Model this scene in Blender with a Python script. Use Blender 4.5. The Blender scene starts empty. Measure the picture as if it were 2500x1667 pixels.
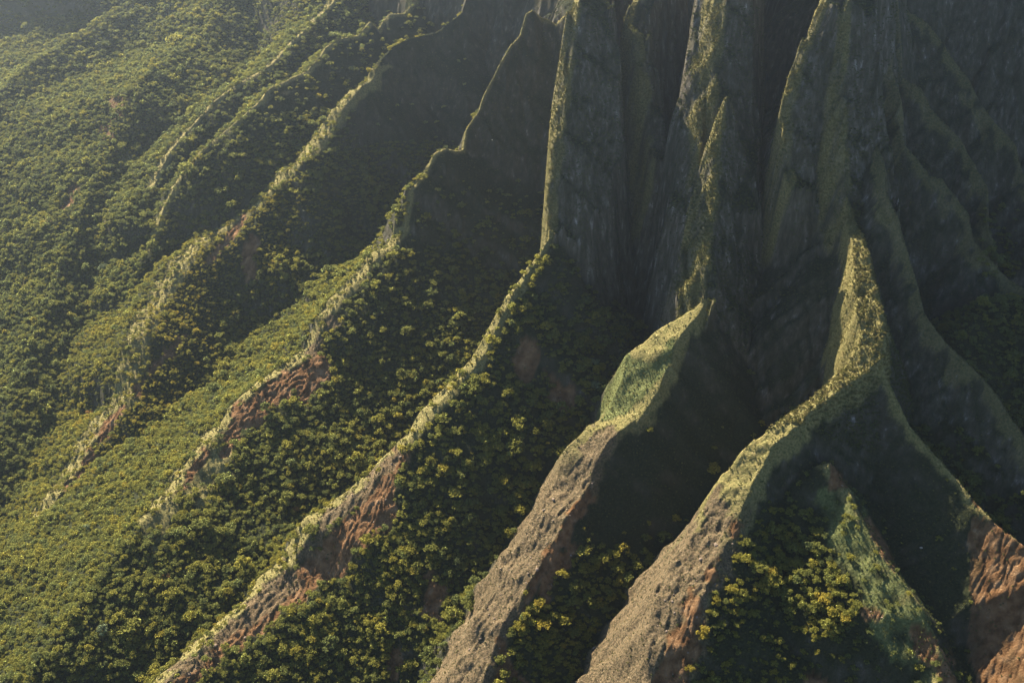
import bpy, math, random, time
import numpy as np
T0 = time.time()
C = bpy.context.scene
rng = np.random.default_rng(7)
random.seed(7)

# ------------------------------------------------------------------ camera
PITCH = math.radians(35.0)
CAM = (0.0, 0.0, 600.0)
FPX, CU, CV = 2522.0, 1176.0, 784.0          # focal length / centre in a 2352 px wide frame
cam_d = bpy.data.cameras.new('camera')
cam = bpy.data.objects.new('camera', cam_d)
C.collection.objects.link(cam)
cam_d.sensor_width = 36.0
cam_d.lens = 18.0 / (CU / FPX)
cam_d.clip_start = 1.0
cam_d.clip_end = 6000.0
cam.location = CAM
cam.rotation_euler = (math.pi / 2 - PITCH, 0, 0)
C.camera = cam

# ------------------------------------------------------------------ sky, sun, exposure
SUN_EL = math.radians(33)
SUN_AZ = math.radians(31.0)                   # to the left of straight ahead (+Y)
world = bpy.data.worlds.new('World')
C.world = world
world.use_nodes = True
wn = world.node_tree
bg = wn.nodes['Background']
sky = wn.nodes.new('ShaderNodeTexSky')
sky.sky_type = 'NISHITA'
sky.sun_disc = False
sky.sun_elevation = SUN_EL
sky.sun_rotation = -SUN_AZ
sky.air_density = 1.0
sky.dust_density = 0.6
sky.ozone_density = 4.0
wn.links.new(sky.outputs[0], bg.inputs[0])
bg.inputs[1].default_value = 0.05
sl = bpy.data.lights.new('sun', 'SUN')
sun = bpy.data.objects.new('sun', sl)
C.collection.objects.link(sun)
sl.energy = 5.0
sl.angle = math.radians(0.5)
sl.color = (1.0, 0.875, 0.70)
from mathutils import Vector
to_sun = Vector((-math.sin(SUN_AZ) * math.cos(SUN_EL), math.cos(SUN_AZ) * math.cos(SUN_EL), math.sin(SUN_EL)))
sun.rotation_euler = to_sun.to_track_quat('Z', 'Y').to_euler()
C.view_settings.view_transform = 'Standard'
C.view_settings.look = 'None'
C.view_settings.exposure = 2.25
C.view_settings.gamma = 1.0
C.view_settings.use_curve_mapping = False
C.render.engine = 'CYCLES'
C.cycles.use_denoising = True
C.cycles.max_bounces = 6
C.cycles.diffuse_bounces = 1
C.cycles.volume_bounces = 0
HAZE, HAZE_G = 0.00014, 0.88

# ------------------------------------------------------------------ noise
_perm = np.random.default_rng(3).permutation(4096).astype(np.int32)
_ga = (np.random.default_rng(4).random(4096) * 2 * np.pi).astype(np.float32)
_gx, _gy = np.cos(_ga), np.sin(_ga)
def perlin(x, y, seed=0):
    x = np.asarray(x, np.float32) + seed * 17.13
    y = np.asarray(y, np.float32) - seed * 9.71
    xi = np.floor(x).astype(np.int32); yi = np.floor(y).astype(np.int32)
    xf = x - xi; yf = y - yi
    u = xf * xf * xf * (xf * (xf * 6 - 15) + 10); v = yf * yf * yf * (yf * (yf * 6 - 15) + 10)
    def g(ix, iy, dx, dy):
        h = _perm[(ix + _perm[(iy + seed * 131) & 4095]) & 4095]
        return _gx[h] * dx + _gy[h] * dy
    a = g(xi, yi, xf, yf); b = g(xi + 1, yi, xf - 1, yf)
    c = g(xi, yi + 1, xf, yf - 1); d = g(xi + 1, yi + 1, xf - 1, yf - 1)
    return (a + u * (b - a)) + v * ((c + u * (d - c)) - (a + u * (b - a)))
def fbm(x, y, octv=4, seed=0, gain=0.5):
    s = 0; a = 1.0
    for k in range(octv):
        s = s + a * perlin(x * 2 ** k, y * 2 ** k, seed + k); a *= gain
    return s

# ------------------------------------------------------------------ projection helpers
FW = np.array([0, math.cos(PITCH), -math.sin(PITCH)]); UP = np.array([0, math.sin(PITCH), math.cos(PITCH)])
def world_pt(u, v, Y):
    xc = (u - CU) / FPX; yc = -(v - CV) / FPX
    d = FW + yc * UP; d = d + np.array([xc, 0, 0])
    t = Y / d[1]
    return (t * xc, Y, CAM[2] + t * d[2])
def project(x, y, z):
    zz = z - CAM[2]
    dep = y * FW[1] + zz * FW[2]
    yc = y * UP[1] + zz * UP[2]
    return CU + FPX * x / dep, CV - FPX * yc / dep

# ------------------------------------------------------------------ the ridges: crest points (frame u, v, distance) or ('w', x, y, z)
RIDGES = []
def ridge(name, pts, sL=0.9, sR=0.8, wL=0, bL=0.3, wR=0, bR=0.3, d0=70, s2=0.3, mod=0.22, lam=26, ext=1.0, e0=85):
    P = [p[1:] if p[0] == 'w' else world_pt(*p) for p in pts]
    n = len(P)
    arr = lambda a: np.interp(np.linspace(0, 1, n), np.linspace(0, 1, len(a)), a) if isinstance(a, (list, tuple)) else np.full(n, float(a))
    RIDGES.append(dict(name=name, P=np.array(P, float), sL=arr(sL), sR=arr(sR), wL=arr(wL), bL=bL, wR=arr(wR), bR=bR, d0=d0, s2=s2, mod=mod, lam=lam, ext=ext, e0=e0))
    RIDGES[-1]['mod'] = arr(mod); RIDGES[-1]['ext'] = arr(ext)

# all run from the top of the mountain down; left is the far, sunny side
ridge('far_slope', [('w', -1200, 1620, 350), ('w', -900, 1620, 335), ('w', -650, 1640, 300), ('w', -300, 1600, 350)], sL=.32, sR=.32, d0=120, s2=.28, ext=0, mod=.06, lam=60)
ridge('far_slope', [('w', -650, 1640, 300), ('w', -580, 1440, 250), ('w', -640, 1270, 190)], sL=.4, sR=.4, ext=0, mod=.06, lam=40)
ridge('hillside', [('w', -330, 1400, 420), ('w', -390, 1250, 350), (306, 0, 1100), (173, 87, 1060), (92, 133, 1030), (0, 209, 985), ('w', -540, 860, 168), ('w', -600, 740, 120)], sL=.7, sR=.38, s2=.22, ext=0, mod=.03, lam=40)
ridge('hillside', [('w', -250, 1200, 400), (510, 0, 1060), (459, 87, 1010), (423, 112, 985), (357, 158, 952), (306, 204, 922), (250, 330, 870), (190, 480, 802), (130, 650, 737), (60, 850, 657), (0, 1000, 602), ('w', -380, 500, 75)], sL=.4, sR=.3, d0=60, s2=.2, ext=0, mod=.03, lam=40)
ridge('hillside_ridge', [('w', -130, 1150, 430), (770, 0, 965), (714, 56, 940), (658, 112, 915), (607, 158, 895), (536, 199, 880), (490, 235, 866), (440, 290, 850), (390, 350, 828), (355, 420, 805)], sL=.55, sR=.55, d0=60, s2=.4, ext=[.3, .4, .8, 1.0], e0=40, mod=.08)
ridge('stepped_ridge', [('w', -240, 1190, 290), ('w', -170, 1150, 370), ('w', -80, 1090, 430), (949, 10, 925), (931, 31, 922), (896, 31, 918), (870, 66, 912), (850, 48, 908), (824, 82, 900), (783, 89, 892), (753, 105, 885), (704, 163, 865), (658, 184, 850), (622, 199, 838), (602, 224, 828), (530, 291, 808), (459, 347, 796), (433, 377, 792), (403, 423, 784), (375, 480, 772), (345, 560, 752)], sL=[1.2, 1.0, .9, .7], sR=[1.0, .75, .65, .6], d0=60, s2=.5, ext=.8, e0=50, mod=.12)
ridge('shoulder_ridge', [('w', 20, 950, 440), (1060, 30, 868), (1023, 56, 862), (1003, 71, 860), (972, 79, 856), (937, 89, 850), (906, 107, 842), (880, 133, 833), (865, 158, 826), (858, 181, 820), (819, 209, 810), (784, 250, 797), (753, 306, 780), (708, 350, 765), (663, 393, 763), (612, 449, 753), (566, 490, 746), (490, 541, 735), (430, 600, 716), (395, 650, 698), (362, 710, 674), (335, 765, 648), (323, 830, 627), (302, 909, 601), (281, 930, 595), (245, 971, 588), (213, 1018, 572), (193, 1065, 557), (167, 1101, 545), (140, 1132, 534), (109, 1184, 519), (60, 1260, 498), (-60, 1400, 460)],
      sL=[2.5, 2.2, 1.6, 1.0, .8, .7, .6], sR=[1.6, 1.6, 1.5, 1.1, .65, .45, .35, .3], wL=[0, 0, 4, 12, 22, 18, 8, 5], bL=.25, wR=[0, 0, 0, 6, 26, 26, 12, 4], bR=.32, d0=60, s2=.25, ext=.25, mod=[.2, .2, .2, .1, .05, .04])
ridge('thin_ridge', [(1301, 31, 755), (1278, 54, 757), (1238, 38, 757), (1222, 23, 755), (1207, 31, 753), (1197, 56, 750), (1192, 77, 747), (1171, 97, 742), (1151, 133, 737), (1130, 179, 730), (1115, 209, 725), (1102, 250, 719), (1074, 296, 711), (1064, 342, 703), (1049, 347, 699), (1023, 339, 696), (998, 352, 691), (985, 377, 686), (977, 398, 682), (947, 434, 674), (942, 469, 668), (939, 490, 664), (926, 541, 654), (906, 566, 648), (875, 579, 642), (860, 602, 636), (830, 638, 626), (794, 678, 614), (753, 724, 601), (718, 799, 586), (671, 841, 575), (624, 872, 563), (572, 909, 551), (551, 930, 545), (520, 981, 531), (468, 1034, 514), (432, 1075, 502), (416, 1117, 488), (333, 1195, 462), (280, 1270, 441), (180, 1400, 407), (60, 1560, 370), ('w', -215, 312, 100)],
      sL=[3.5, 3.5, 3, 2.5, 1.6, 1.2, .9, .7, .5], sR=[1.9, 1.6, 1.2, .85, .65, .45, .32, .28], wL=[0, 0, 0, 3, 8, 8, 5, 4], bL=.3, wR=[0, 0, 0, 0, 13, 9, 3, 3], bR=.28, d0=60, s2=.25, ext=.3, mod=[.2, .2, .2, .12, .06, .05])
ridge('red_ridge', [(1266, 530, 560), (1258, 551, 557), (1243, 581, 551), (1227, 607, 546), (1207, 643, 539), (1181, 678, 532), (1166, 709, 526), (1135, 770, 514), (1117, 805, 507), (1091, 841, 500), (1044, 893, 490), (997, 940, 481), (935, 1013, 470), (898, 1054, 463), (850, 1105, 456), (796, 1153, 449), (728, 1195, 444), (692, 1252, 435), (676, 1283, 430), (645, 1315, 425), (572, 1393, 406), (520, 1439, 395), (458, 1491, 382), (380, 1564, 363), ('w', -150, 305, 108), ('w', -185, 235, 80)],
      sL=[6, 4, 3, 2.2, 1.6, 1.3, 1.0], sR=[1.3, .95, .68, .56, .46, .40, .36], wL=[0, 4, 7, 8, 10, 8, 5], bL=.35, wR=[0, 0, 0, 6, 27, 22, 7], bR=.24, d0=60, s2=.3)
ridge('grey_ridge', [(1617, 689, 490), (1597, 724, 484), (1561, 770, 476), (1546, 800, 471), (1543, 831, 466), (1512, 893, 455), (1470, 961, 443), (1408, 1002, 434), (1377, 1044, 427), (1361, 1091, 419), (1335, 1138, 410), (1299, 1184, 398), (1273, 1236, 388), (1231, 1299, 376), (1195, 1377, 361), (1158, 1429, 351), (1127, 1512, 337), (1112, 1564, 328), ('w', -25, 280, 145), ('w', -35, 220, 110)],
      sL=[3, 2.5, 2.2, 2.2, 2, 2], sR=[1.5, 1.15, .95, .9, .7, .55], wL=[2, 22, 22, 18, 17, 16, 15], bL=.25, d0=60, s2=.3)
ridge('spur_ridge', [(1954, 505, 514), (1980, 540, 500), (1997, 600, 481), (2012, 660, 463), (2028, 720, 447), (2030, 780, 433), (2015, 825, 425), (1966, 872, 418), (1880, 929, 407), (1838, 976, 399), (1776, 1018, 391), (1765, 1044, 388), (1723, 1117, 375), (1697, 1184, 362), (1677, 1231, 353), (1635, 1304, 340), (1604, 1392, 324), (1578, 1470, 312), (1573, 1564, 299), ('w', 78, 250, 185), ('w', 72, 205, 150)],
      sL=[9, 8, 5, 2.8, 2.2, 2], sR=[2.2, 2.4, 1.8, 1.1, .66, .55], wL=[3, 12, 12, 8, 14, 19, 19, 18], bL=.25, d0=60, s2=.3)
ridge('tree_hill', [(1910, 1065, 384), (1947, 1117, 377), (1973, 1184, 362), (2025, 1267, 346), (2066, 1320, 336), (2108, 1377, 325), (2144, 1470, 310), (2176, 1533, 300), ('w', 150, 262, 195), ('w', 165, 220, 170)],
      sL=[.7, .45, .32, .28], sR=[1.2, 1.3, 1.2], d0=60, s2=.4, ext=2.2, e0=50)
ridge('right_ridge', [(2025, 840, 424), (2060, 920, 412), (2087, 976, 404), (2129, 1023, 394), (2176, 1070, 384), (2202, 1101, 378), (2243, 1153, 368), (2290, 1205, 358), (2352, 1252, 348), (2450, 1340, 330), ('w', 220, 280, 215)],
      sL=[1.5, 1.3, 1.0, .8], sR=2.5, d0=60, s2=.5)
ridge('dark_ridge', [(2000, 300, 560), (2025, 357, 540), (2040, 444, 518), (2066, 495, 503), (2086, 576, 488), (2097, 638, 477), (2117, 714, 464), (2178, 785, 449), (2238, 846, 437), (2285, 903, 426), (2352, 1002, 408), (2470, 1150, 380), ('w', 260, 330, 220)],
      sL=1.3, sR=4, d0=60, s2=.7)
ridge('dark_ridge', [(1990, 0, 612), (2015, 51, 606), (2040, 117, 600), (2056, 178, 592), (2069, 230, 582), (2061, 260, 578), (2081, 332, 562), (2137, 403, 548), (2168, 408, 545), (2204, 459, 534), (2229, 490, 528), (2239, 551, 516), (2280, 597, 507), (2321, 643, 498), (2352, 663, 493), (2470, 760, 470), ('w', 330, 420, 230)],
      sL=1.3, sR=4, d0=60, s2=.7)
ridge('dark_ridge', [('w', 230, 680, 430), (2071, 178, 625), (2117, 199, 620), (2142, 250, 612), (2204, 316, 600), (2229, 367, 590), (2265, 433, 575), (2270, 510, 556), (2290, 600, 540)], sL=1.3, sR=4, d0=60, s2=.7)
ridge('dark_ridge', [('w', 260, 780, 460), (2046, 0, 700), (2117, 41, 697), (2168, 97, 690), (2214, 168, 680), (2244, 219, 670), (2280, 275, 660), (2331, 331, 650), (2352, 408, 635), (2450, 560, 600)], sL=1.3, sR=4, d0=60, s2=.7)
ridge('dark_ridge', [('w', 340, 800, 440), (2239, 184, 735), (2265, 184, 732), (2285, 245, 715), (2310, 320, 700)], sL=1.3, sR=4, d0=60, s2=.7)
ridge('dark_ridge', [('w', 420, 800, 430), (2352, 150, 760), (2450, 300, 720), (2600, 500, 650)], sL=1.3, sR=4, d0=60, s2=.7)
ridge('right_knoll', [(2352, 685, 480), (2300, 690, 478), (2240, 735, 468), (2200, 770, 460)], sL=.9, sR=.9)
# towers
ridge('rock_tower', [('w', 66, 900, 385), ('w', 60, 740, 392), ('w', 50, 680, 398), ('w', 44, 645, 402), (1330, 0, 628), (1322, 92, 618), (1304, 204, 602), (1296, 296, 588), (1285, 400, 575), (1272, 500, 565), (1266, 530, 560)],
      sL=[20, 20, 20, 12], sR=[8, 8, 7, 2], wL=[5, 8, 9, 7, 2], bL=2.0, wR=[3, 5, 24, 32, 28, 3], bR=.95, d0=70, s2=4, mod=.06)
ridge('rock_slab', [('w', 95, 700, 420), (1445, 60, 655), (1462, 71, 645), (1480, 140, 635), (1495, 240, 622), (1500, 340, 610)], sL=8, sR=6, wL=4, bL=.8, wR=9, bR=.9, d0=50, s2=3, mod=.08)
ridge('rock_tower', [('w', 160, 860, 450), ('w', 135, 690, 470), ('w', 128, 640, 445), (1670, 0, 612), (1655, 90, 600), (1648, 190, 586), (1652, 280, 572), (1640, 350, 560)], sL=[14, 14, 12], sR=[7, 7, 5], wL=[10, 17, 22, 22], bL=1.7, wR=[8, 12, 24, 28], bR=1.0, d0=70, s2=3.5, mod=.08)
ridge('rock_tower', [(1668, 217, 566), (1655, 300, 555), (1648, 400, 540), (1640, 500, 522), (1625, 600, 504), (1612, 678, 492), (1617, 689, 490)], sL=[8, 8, 6], sR=[2.8, 2.0, 1.4], wL=[2, 13, 18, 12], bL=1.7, d0=70, s2=.8, mod=.08)
ridge('rock_tower', [('w', 250, 850, 460), ('w', 205, 680, 510), ('w', 188, 612, 470), (1893, 0, 580), (1862, 77, 574), (1838, 153, 567), (1824, 204, 561), (1818, 281, 553), (1816, 380, 542)],
      sL=[20, 20, 20, 12], sR=[5, 5, 4, 3], wL=[3, 4, 5, 3], bL=1.4, wR=[8, 12, 14, 14], bR=.9, d0=60, s2=2.5, mod=.08)
ridge('rock_tower', [('w', 205, 640, 440), (1950, 0, 572), (1938, 120, 563), (1936, 220, 553), (1938, 306, 543), (1944, 398, 532), (1946, 459, 522), (1954, 505, 514)],
      sL=[.35, .35, .4, 1.2], sR=[6, 6, 5, 3], wR=[8, 22, 32, 30, 16], bR=.8, d0=70, s2=3, mod=.08)
# the wall behind
ridge('back_wall', [('w', -240, 1190, 290), ('w', -170, 1150, 370), ('w', -80, 1090, 430), ('w', 40, 990, 460), ('w', 110, 900, 440), ('w', 160, 840, 470), ('w', 200, 830, 440), ('w', 250, 830, 480), ('w', 400, 850, 480), ('w', 700, 850, 450)], sL=.8, sR=3.0, d0=70, s2=1.0, mod=.1)
ridge('notch_ridge', [('w', 120, 800, 440), (1724, 0, 735), (1750, 31, 722), (1780, 71, 706), (1811, 26, 712), (1822, 0, 718), ('w', 200, 760, 440)], sL=1.6, sR=1.8, d0=60, s2=.6)

# ------------------------------------------------------------------ terrain sheet
rows = []
y = 215.0
while y < 1120: rows.append(y); y += 1.05 if y > 330 else 1.6
while y < 1750: rows.append(y); y += 5.0
rows = np.array(rows); NC = 820
hw = np.interp(rows, [215, 330, 450, 700, 1000, 1750], [250, 300, 345, 450, 610, 1050])
U = np.linspace(-1, 1, NC)
X = (U[None, :] * hw[:, None]).astype(np.float32)
Y = np.repeat(rows[:, None], NC, 1).astype(np.float32)
NR = len(rows)
xs = X.ravel(); ys = Y.ravel()

def heights(xs, ys):
    """the highest of all ridge flanks at each point, which flank that is, and where on it"""
    wx = xs + 2.2 * fbm(xs / 34, ys / 34, 3, 11); wy = ys + 2.2 * fbm(xs / 34, ys / 34, 3, 21)
    n = len(xs)
    # valley floor under everything
    Z = (20 + 0.10 * np.maximum(ys - 350, 0) + 0.13 * np.maximum(xs + 150, 0)).astype(np.float32)
    ID = np.full(n, -1, np.int16); DD = np.full(n, 1e3, np.float32); SS = np.zeros(n, np.float32); TT = np.zeros(n, np.float32)
    for k, R in enumerate(RIDGES):
        P = R['P'].astype(np.float32)
        reach = 330
        m = np.nonzero((wx > P[:, 0].min() - reach) & (wx < P[:, 0].max() + reach) & (wy > P[:, 1].min() - reach) & (wy < P[:, 1].max() + reach))[0]
        if len(m) == 0: continue
        px, py = wx[m], wy[m]
        nseg = len(P) - 1
        Dm = np.empty((nseg, len(m)), np.float32); Fm = np.empty_like(Dm); Sm = np.empty_like(Dm)
        for i in range(nseg):
            a, b = P[i], P[i + 1]; e = b[:2] - a[:2]; l2 = float(e @ e) + 1e-6; l = math.sqrt(l2)
            dx = px - a[0]; dy = py - a[1]
            t = np.clip((dx * e[0] + dy * e[1]) / l2, 0, 1)
            qx = dx - t * e[0]; qy = dy - t * e[1]
            dd = np.sqrt(qx * qx + qy * qy)
            Dm[i] = dd; Fm[i] = i + t
            Sm[i] = (e[0] * qy - e[1] * qx) / (l * dd + 1e-4)           # +1 = left of the way down
        d = Dm.min(0)
        Wm = np.exp(-(Dm - d) / (0.4 + 0.13 * d)); Wm /= Wm.sum(0)
        idx = np.arange(len(P))
        zc = (np.interp(Fm, idx, P[:, 2]).astype(np.float32) * Wm).sum(0)
        fi = (Fm * Wm).sum(0); sd = np.clip((Sm * Wm).sum(0), -1, 1)
        ax = P[-1, :2] - P[0, :2]; ax = ax / np.linalg.norm(ax)
        tt = (px - P[0, 0]) * ax[0] + (py - P[0, 1]) * ax[1]             # metres along the ridge's axis
        far = np.clip(0.5 - 0.5 * sd, 0, 1)                              # 1 = the far (sunny) side, 0 = the side towards us
        mix = lambda a, b: far * a + (1 - far) * b
        s1 = mix(np.interp(fi, idx, R['sL']), np.interp(fi, idx, R['sR']))
        w_ = mix(np.interp(fi, idx, R['wL']), np.interp(fi, idx, R['wR']))
        bb = mix(R['bL'], R['bR'])
        w_ = w_ * (1 + .35 * perlin(tt / 14, far * 3, 40 + k))
        db = np.minimum(d, w_); dr = np.maximum(d - w_, 0)
        f = R['s2'] * dr + np.maximum(s1 - R['s2'], 0) * R['d0'] * (1 - np.exp(-dr / R['d0']))
        f = f + np.interp(fi, idx, R['ext']) * np.maximum(dr - R['e0'], 0)
        tw = tt + 9 * perlin(px / 31, py / 31, 70 + k) + 3 * perlin(px / 11, py / 11, 71 + k)
        g = perlin(tw / R['lam'], far * 1.7 + d / 150 + k, 60 + k) + .45 * perlin(tw / (R['lam'] * .43), far * 1.7 + d / 60, 80 + k) + .22 * perlin(tw / (R['lam'] * .2), far * 1.7 + d / 30, 90 + k)
        f = f * (1 + np.interp(fi, idx, R['mod']) * 1.3 * g)
        z = zc - bb * db - f
        z0 = Z[m]
        h = 3.0                                                          # rounded valley bottoms
        q = np.clip(0.5 + 0.5 * (z - z0) / h, 0, 1)
        Z[m] = z0 * (1 - q) + z * q + h * q * (1 - q) * .6
        win = z > z0
        mw = m[win]
        ID[mw] = k; DD[mw] = d[win]; SS[mw] = far[win]; TT[mw] = tt[win]
    return Z, ID, DD, SS, TT
Z, ID, DD, SS, TT = heights(xs, ys)
print('heights', round(time.time() - T0, 1))
# relief: broad lumps, gullies, rough ground
gx = np.gradient(Z.reshape(NR, NC), axis=1) / np.gradient(X, axis=1); gy = np.gradient(Z.reshape(NR, NC), axis=0) / np.gradient(Y, axis=0)
SL0 = np.sqrt(gx ** 2 + gy ** 2).ravel()
tower = np.isin(ID, [k for k, R in enumerate(RIDGES) if R['name'] in ('rock_tower', 'rock_slab', 'spur_ridge')])
near0 = np.where(tower, np.clip(DD / 6, .25, 1), np.clip(DD / 10, 0.3, 1))
Z = Z + near0 * (2.4 * fbm(xs / 30, ys / 30, 3, 5)) + (.5 + .5 * np.clip(SL0, 0, 2.5)) * near0 * fbm(xs / 7.0, ys / 7.0, 4, 9) * 1.1
cliffy = np.clip((SL0 - .95) / .8, 0, 1) * np.clip(DD / 6, .2, 1) * np.isin(ID, [k for k, R in enumerate(RIDGES) if R['name'] in ('rock_tower', 'rock_slab', 'back_wall', 'dark_ridge', 'notch_ridge', 'thin_ridge', 'stepped_ridge', 'shoulder_ridge')])
cliffy = cliffy * np.where(tower, 1, .6)
wrp = 2.5 * fbm(xs / 22, ys / 22, 2, 51)
flu = fbm((xs + wrp) / 9, ys / 60, 4, 52, .6) + .6 * (1 - 2.2 * np.abs(perlin((xs + wrp) / 6.5, ys / 45, 55)))
Z = Z + cliffy * 3.6 * flu * np.clip(SL0, .8, 2.2)
spn = np.isin(ID, [k for k, R in enumerate(RIDGES) if R['name'] == 'spur_ridge']) & (ys > 395)
Z = Z + np.where(spn, 2.6, 0) * fbm(xs / 9, ys / 9, 2, 16)
Z = Z + np.where(tower, 1.1, .35) * fbm(xs / 2.8, ys / 2.8, 2, 15)
Z2 = Z.reshape(NR, NC)
gx = np.gradient(Z2, axis=1) / np.gradient(X, axis=1); gy = np.gradient(Z2, axis=0) / np.gradient(Y, axis=0)
NRM = np.stack([-gx, -gy, np.ones_like(gx)], -1); NRM /= np.linalg.norm(NRM, axis=-1, keepdims=True)
SLOPE = np.sqrt(gx ** 2 + gy ** 2).ravel()
PU, PV = project(xs, ys, Z)
print('relief', round(time.time() - T0, 1))


# ------------------------------------------------------------------ what grows where (masks are real ground cover, kept on the surface)
NAMES = [R['name'] for R in RIDGES]
ids = lambda *n: [k for k, a in enumerate(NAMES) if a in n]
NZ1 = fbm(xs / 9, ys / 9, 4, 31); NZ2 = fbm(xs / 26, ys / 26, 4, 33)
def poly(idl, pts, feather=14, amp=22):
    feather *= .5; amp *= 1.35
    """0..1 mask of an area of ground outlined by pts on the given ridges"""
    P = np.array(pts, float)
    m = np.nonzero(np.isin(ID, idl) & (PU > P[:, 0].min() - 50) & (PU < P[:, 0].max() + 50) & (PV > P[:, 1].min() - 50) & (PV < P[:, 1].max() + 50))[0]
    out = np.zeros(len(xs), np.float32)
    if len(m) == 0: return out
    u, v = PU[m], PV[m]
    ins = np.zeros(len(m), bool); d2 = np.full(len(m), 1e9)
    for i in range(len(P)):
        (x0, y0), (x1, y1) = P[i - 1], P[i]
        c = ((y0 > v) != (y1 > v)) & (u < (x1 - x0) * (v - y0) / (y1 - y0 + 1e-9) + x0)
        ins ^= c
        t = np.clip(((u - x0) * (x1 - x0) + (v - y0) * (y1 - y0)) / ((x1 - x0) ** 2 + (y1 - y0) ** 2 + 1e-9), 0, 1)
        d2 = np.minimum(d2, (u - x0 - t * (x1 - x0)) ** 2 + (v - y0 - t * (y1 - y0)) ** 2)
    sd = np.where(ins, 1, -1) * np.sqrt(d2)
    out[m] = np.clip(.5 + (sd + amp * NZ1[m]) / feather, 0, 1)
    return out
A0 = lambda l: np.isin(ID, l)
def mx(*a):
    r = a[0]
    for b in a[1:]: r = np.maximum(r, b)
    return r
def crest(idl, left, right, amp=3.0, v0=-1e9, v1=1e9):
    """strip along a crest: metres on the far side and on the near side"""
    m = np.isin(ID, idl) & (PV > v0) & (PV < v1)
    wdt = left * SS + right * (1 - SS)
    return np.where(m, np.clip((wdt + amp * NZ1 - DD) / 1.5 + .5, 0, 1), 0).astype(np.float32)
SH, TH, RE, GR, SP, HI, RI = (ids(n) for n in ('shoulder_ridge', 'thin_ridge', 'red_ridge', 'grey_ridge', 'spur_ridge', 'tree_hill', 'right_ridge'))
HL = ids('hillside', 'hillside_ridge'); ST = ids('stepped_ridge'); TW = ids('rock_tower', 'rock_slab')
fern_gap = np.clip(.75 + 1.6 * NZ1, 0, 1)
soil = mx(
    poly(RE, [(905, 1055), (840, 1115), (790, 1185), (740, 1225), (700, 1275), (650, 1325), (572, 1400), (458, 1500), (370, 1580), (440, 1580), (520, 1500), (600, 1450), (690, 1380), (790, 1310), (850, 1240), (912, 1185), (905, 1110)]),
    poly(TH, [(745, 770), (690, 835), (610, 885), (551, 928), (520, 985), (505, 1045), (560, 1010), (625, 940), (680, 905), (690, 930), (720, 910), (765, 862), (750, 820)]),
    poly(TH, [(472, 1030), (430, 1085), (410, 1130), (425, 1132), (450, 1090), (490, 1040)], 10, 10),
    poly(SH, [(428, 770), (365, 812), (325, 862), (298, 912), (322, 906), (352, 862), (405, 805)]),
    poly(SH, [(285, 925), (235, 975), (185, 1065), (110, 1180), (95, 1205), (112, 1203), (185, 1105), (225, 1035), (270, 965)], 10, 14),
    poly(SH, [(575, 540), (560, 590), (565, 650), (590, 640), (585, 590), (598, 555)], 10, 12),
    poly(SH, [(560, 490), (500, 560), (470, 600), (480, 606), (520, 565), (570, 505)], 10, 8),
    poly(GR, [(1150, 1470), (1130, 1568), (1215, 1568), (1175, 1525)]), poly(GR, [(1345, 1120), (1290, 1205), (1215, 1340), (1195, 1420), (1225, 1370), (1320, 1215), (1365, 1140)], 10, 12),
    poly(GR, [(1265, 1250), (1235, 1345), (1250, 1385), (1290, 1330), (1330, 1260)], 14, 26),
    poly(SP, [(1690, 1190), (1650, 1275), (1600, 1350), (1540, 1450), (1495, 1580), (1590, 1580), (1610, 1400), (1650, 1300), (1705, 1200)], 16, 26),
    poly(HI, [(1905, 1060), (1895, 1110), (1918, 1130), (1945, 1120), (1935, 1080)], 12, 16), poly(HI, [(1985, 1190), (2020, 1265), (2055, 1310), (2060, 1300), (2035, 1250), (2000, 1185)], 10, 10),
    poly(HI, [(2080, 1450), (2120, 1520), (2165, 1568), (2200, 1568), (2150, 1470), (2110, 1440)], 14, 30), poly(HI + SP, [(1965, 1395), (1985, 1420), (2020, 1415), (2005, 1395)], 10, 14),
    poly(SP, [(1860, 1500), (1850, 1568), (1960, 1568), (1920, 1530)], 14, 28),
    poly(RI, [(2205, 1100), (2240, 1160), (2250, 1300), (2285, 1420), (2352, 1560), (2480, 1500), (2480, 1330), (2352, 1250), (2270, 1180)], 20, 40),
    poly(RE, [(1185, 770), (1180, 830), (1205, 870), (1250, 860), (1230, 800), (1205, 765)], 14, 26), poly(RE, [(1270, 850), (1275, 930), (1310, 960), (1320, 900)], 14, 28), poly(RE, [(990, 1310), (960, 1400), (1000, 1430), (1040, 1370)], 14, 30),
    poly(RE, [(890, 1480), (895, 1568), (920, 1568), (915, 1490)], 10, 16), poly(RE, [(905, 1035), (900, 1090), (925, 1080), (950, 1030)], 12, 20),
    poly(HL, [(262, 200), (245, 250), (275, 265), (300, 225)], 12, 20) * .6, poly(HL, [(225, 290), (235, 325), (258, 318), (250, 285)], 10, 14) * .6, poly(HL, [(170, 420), (140, 480), (152, 484), (182, 430)], 8, 10))
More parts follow.
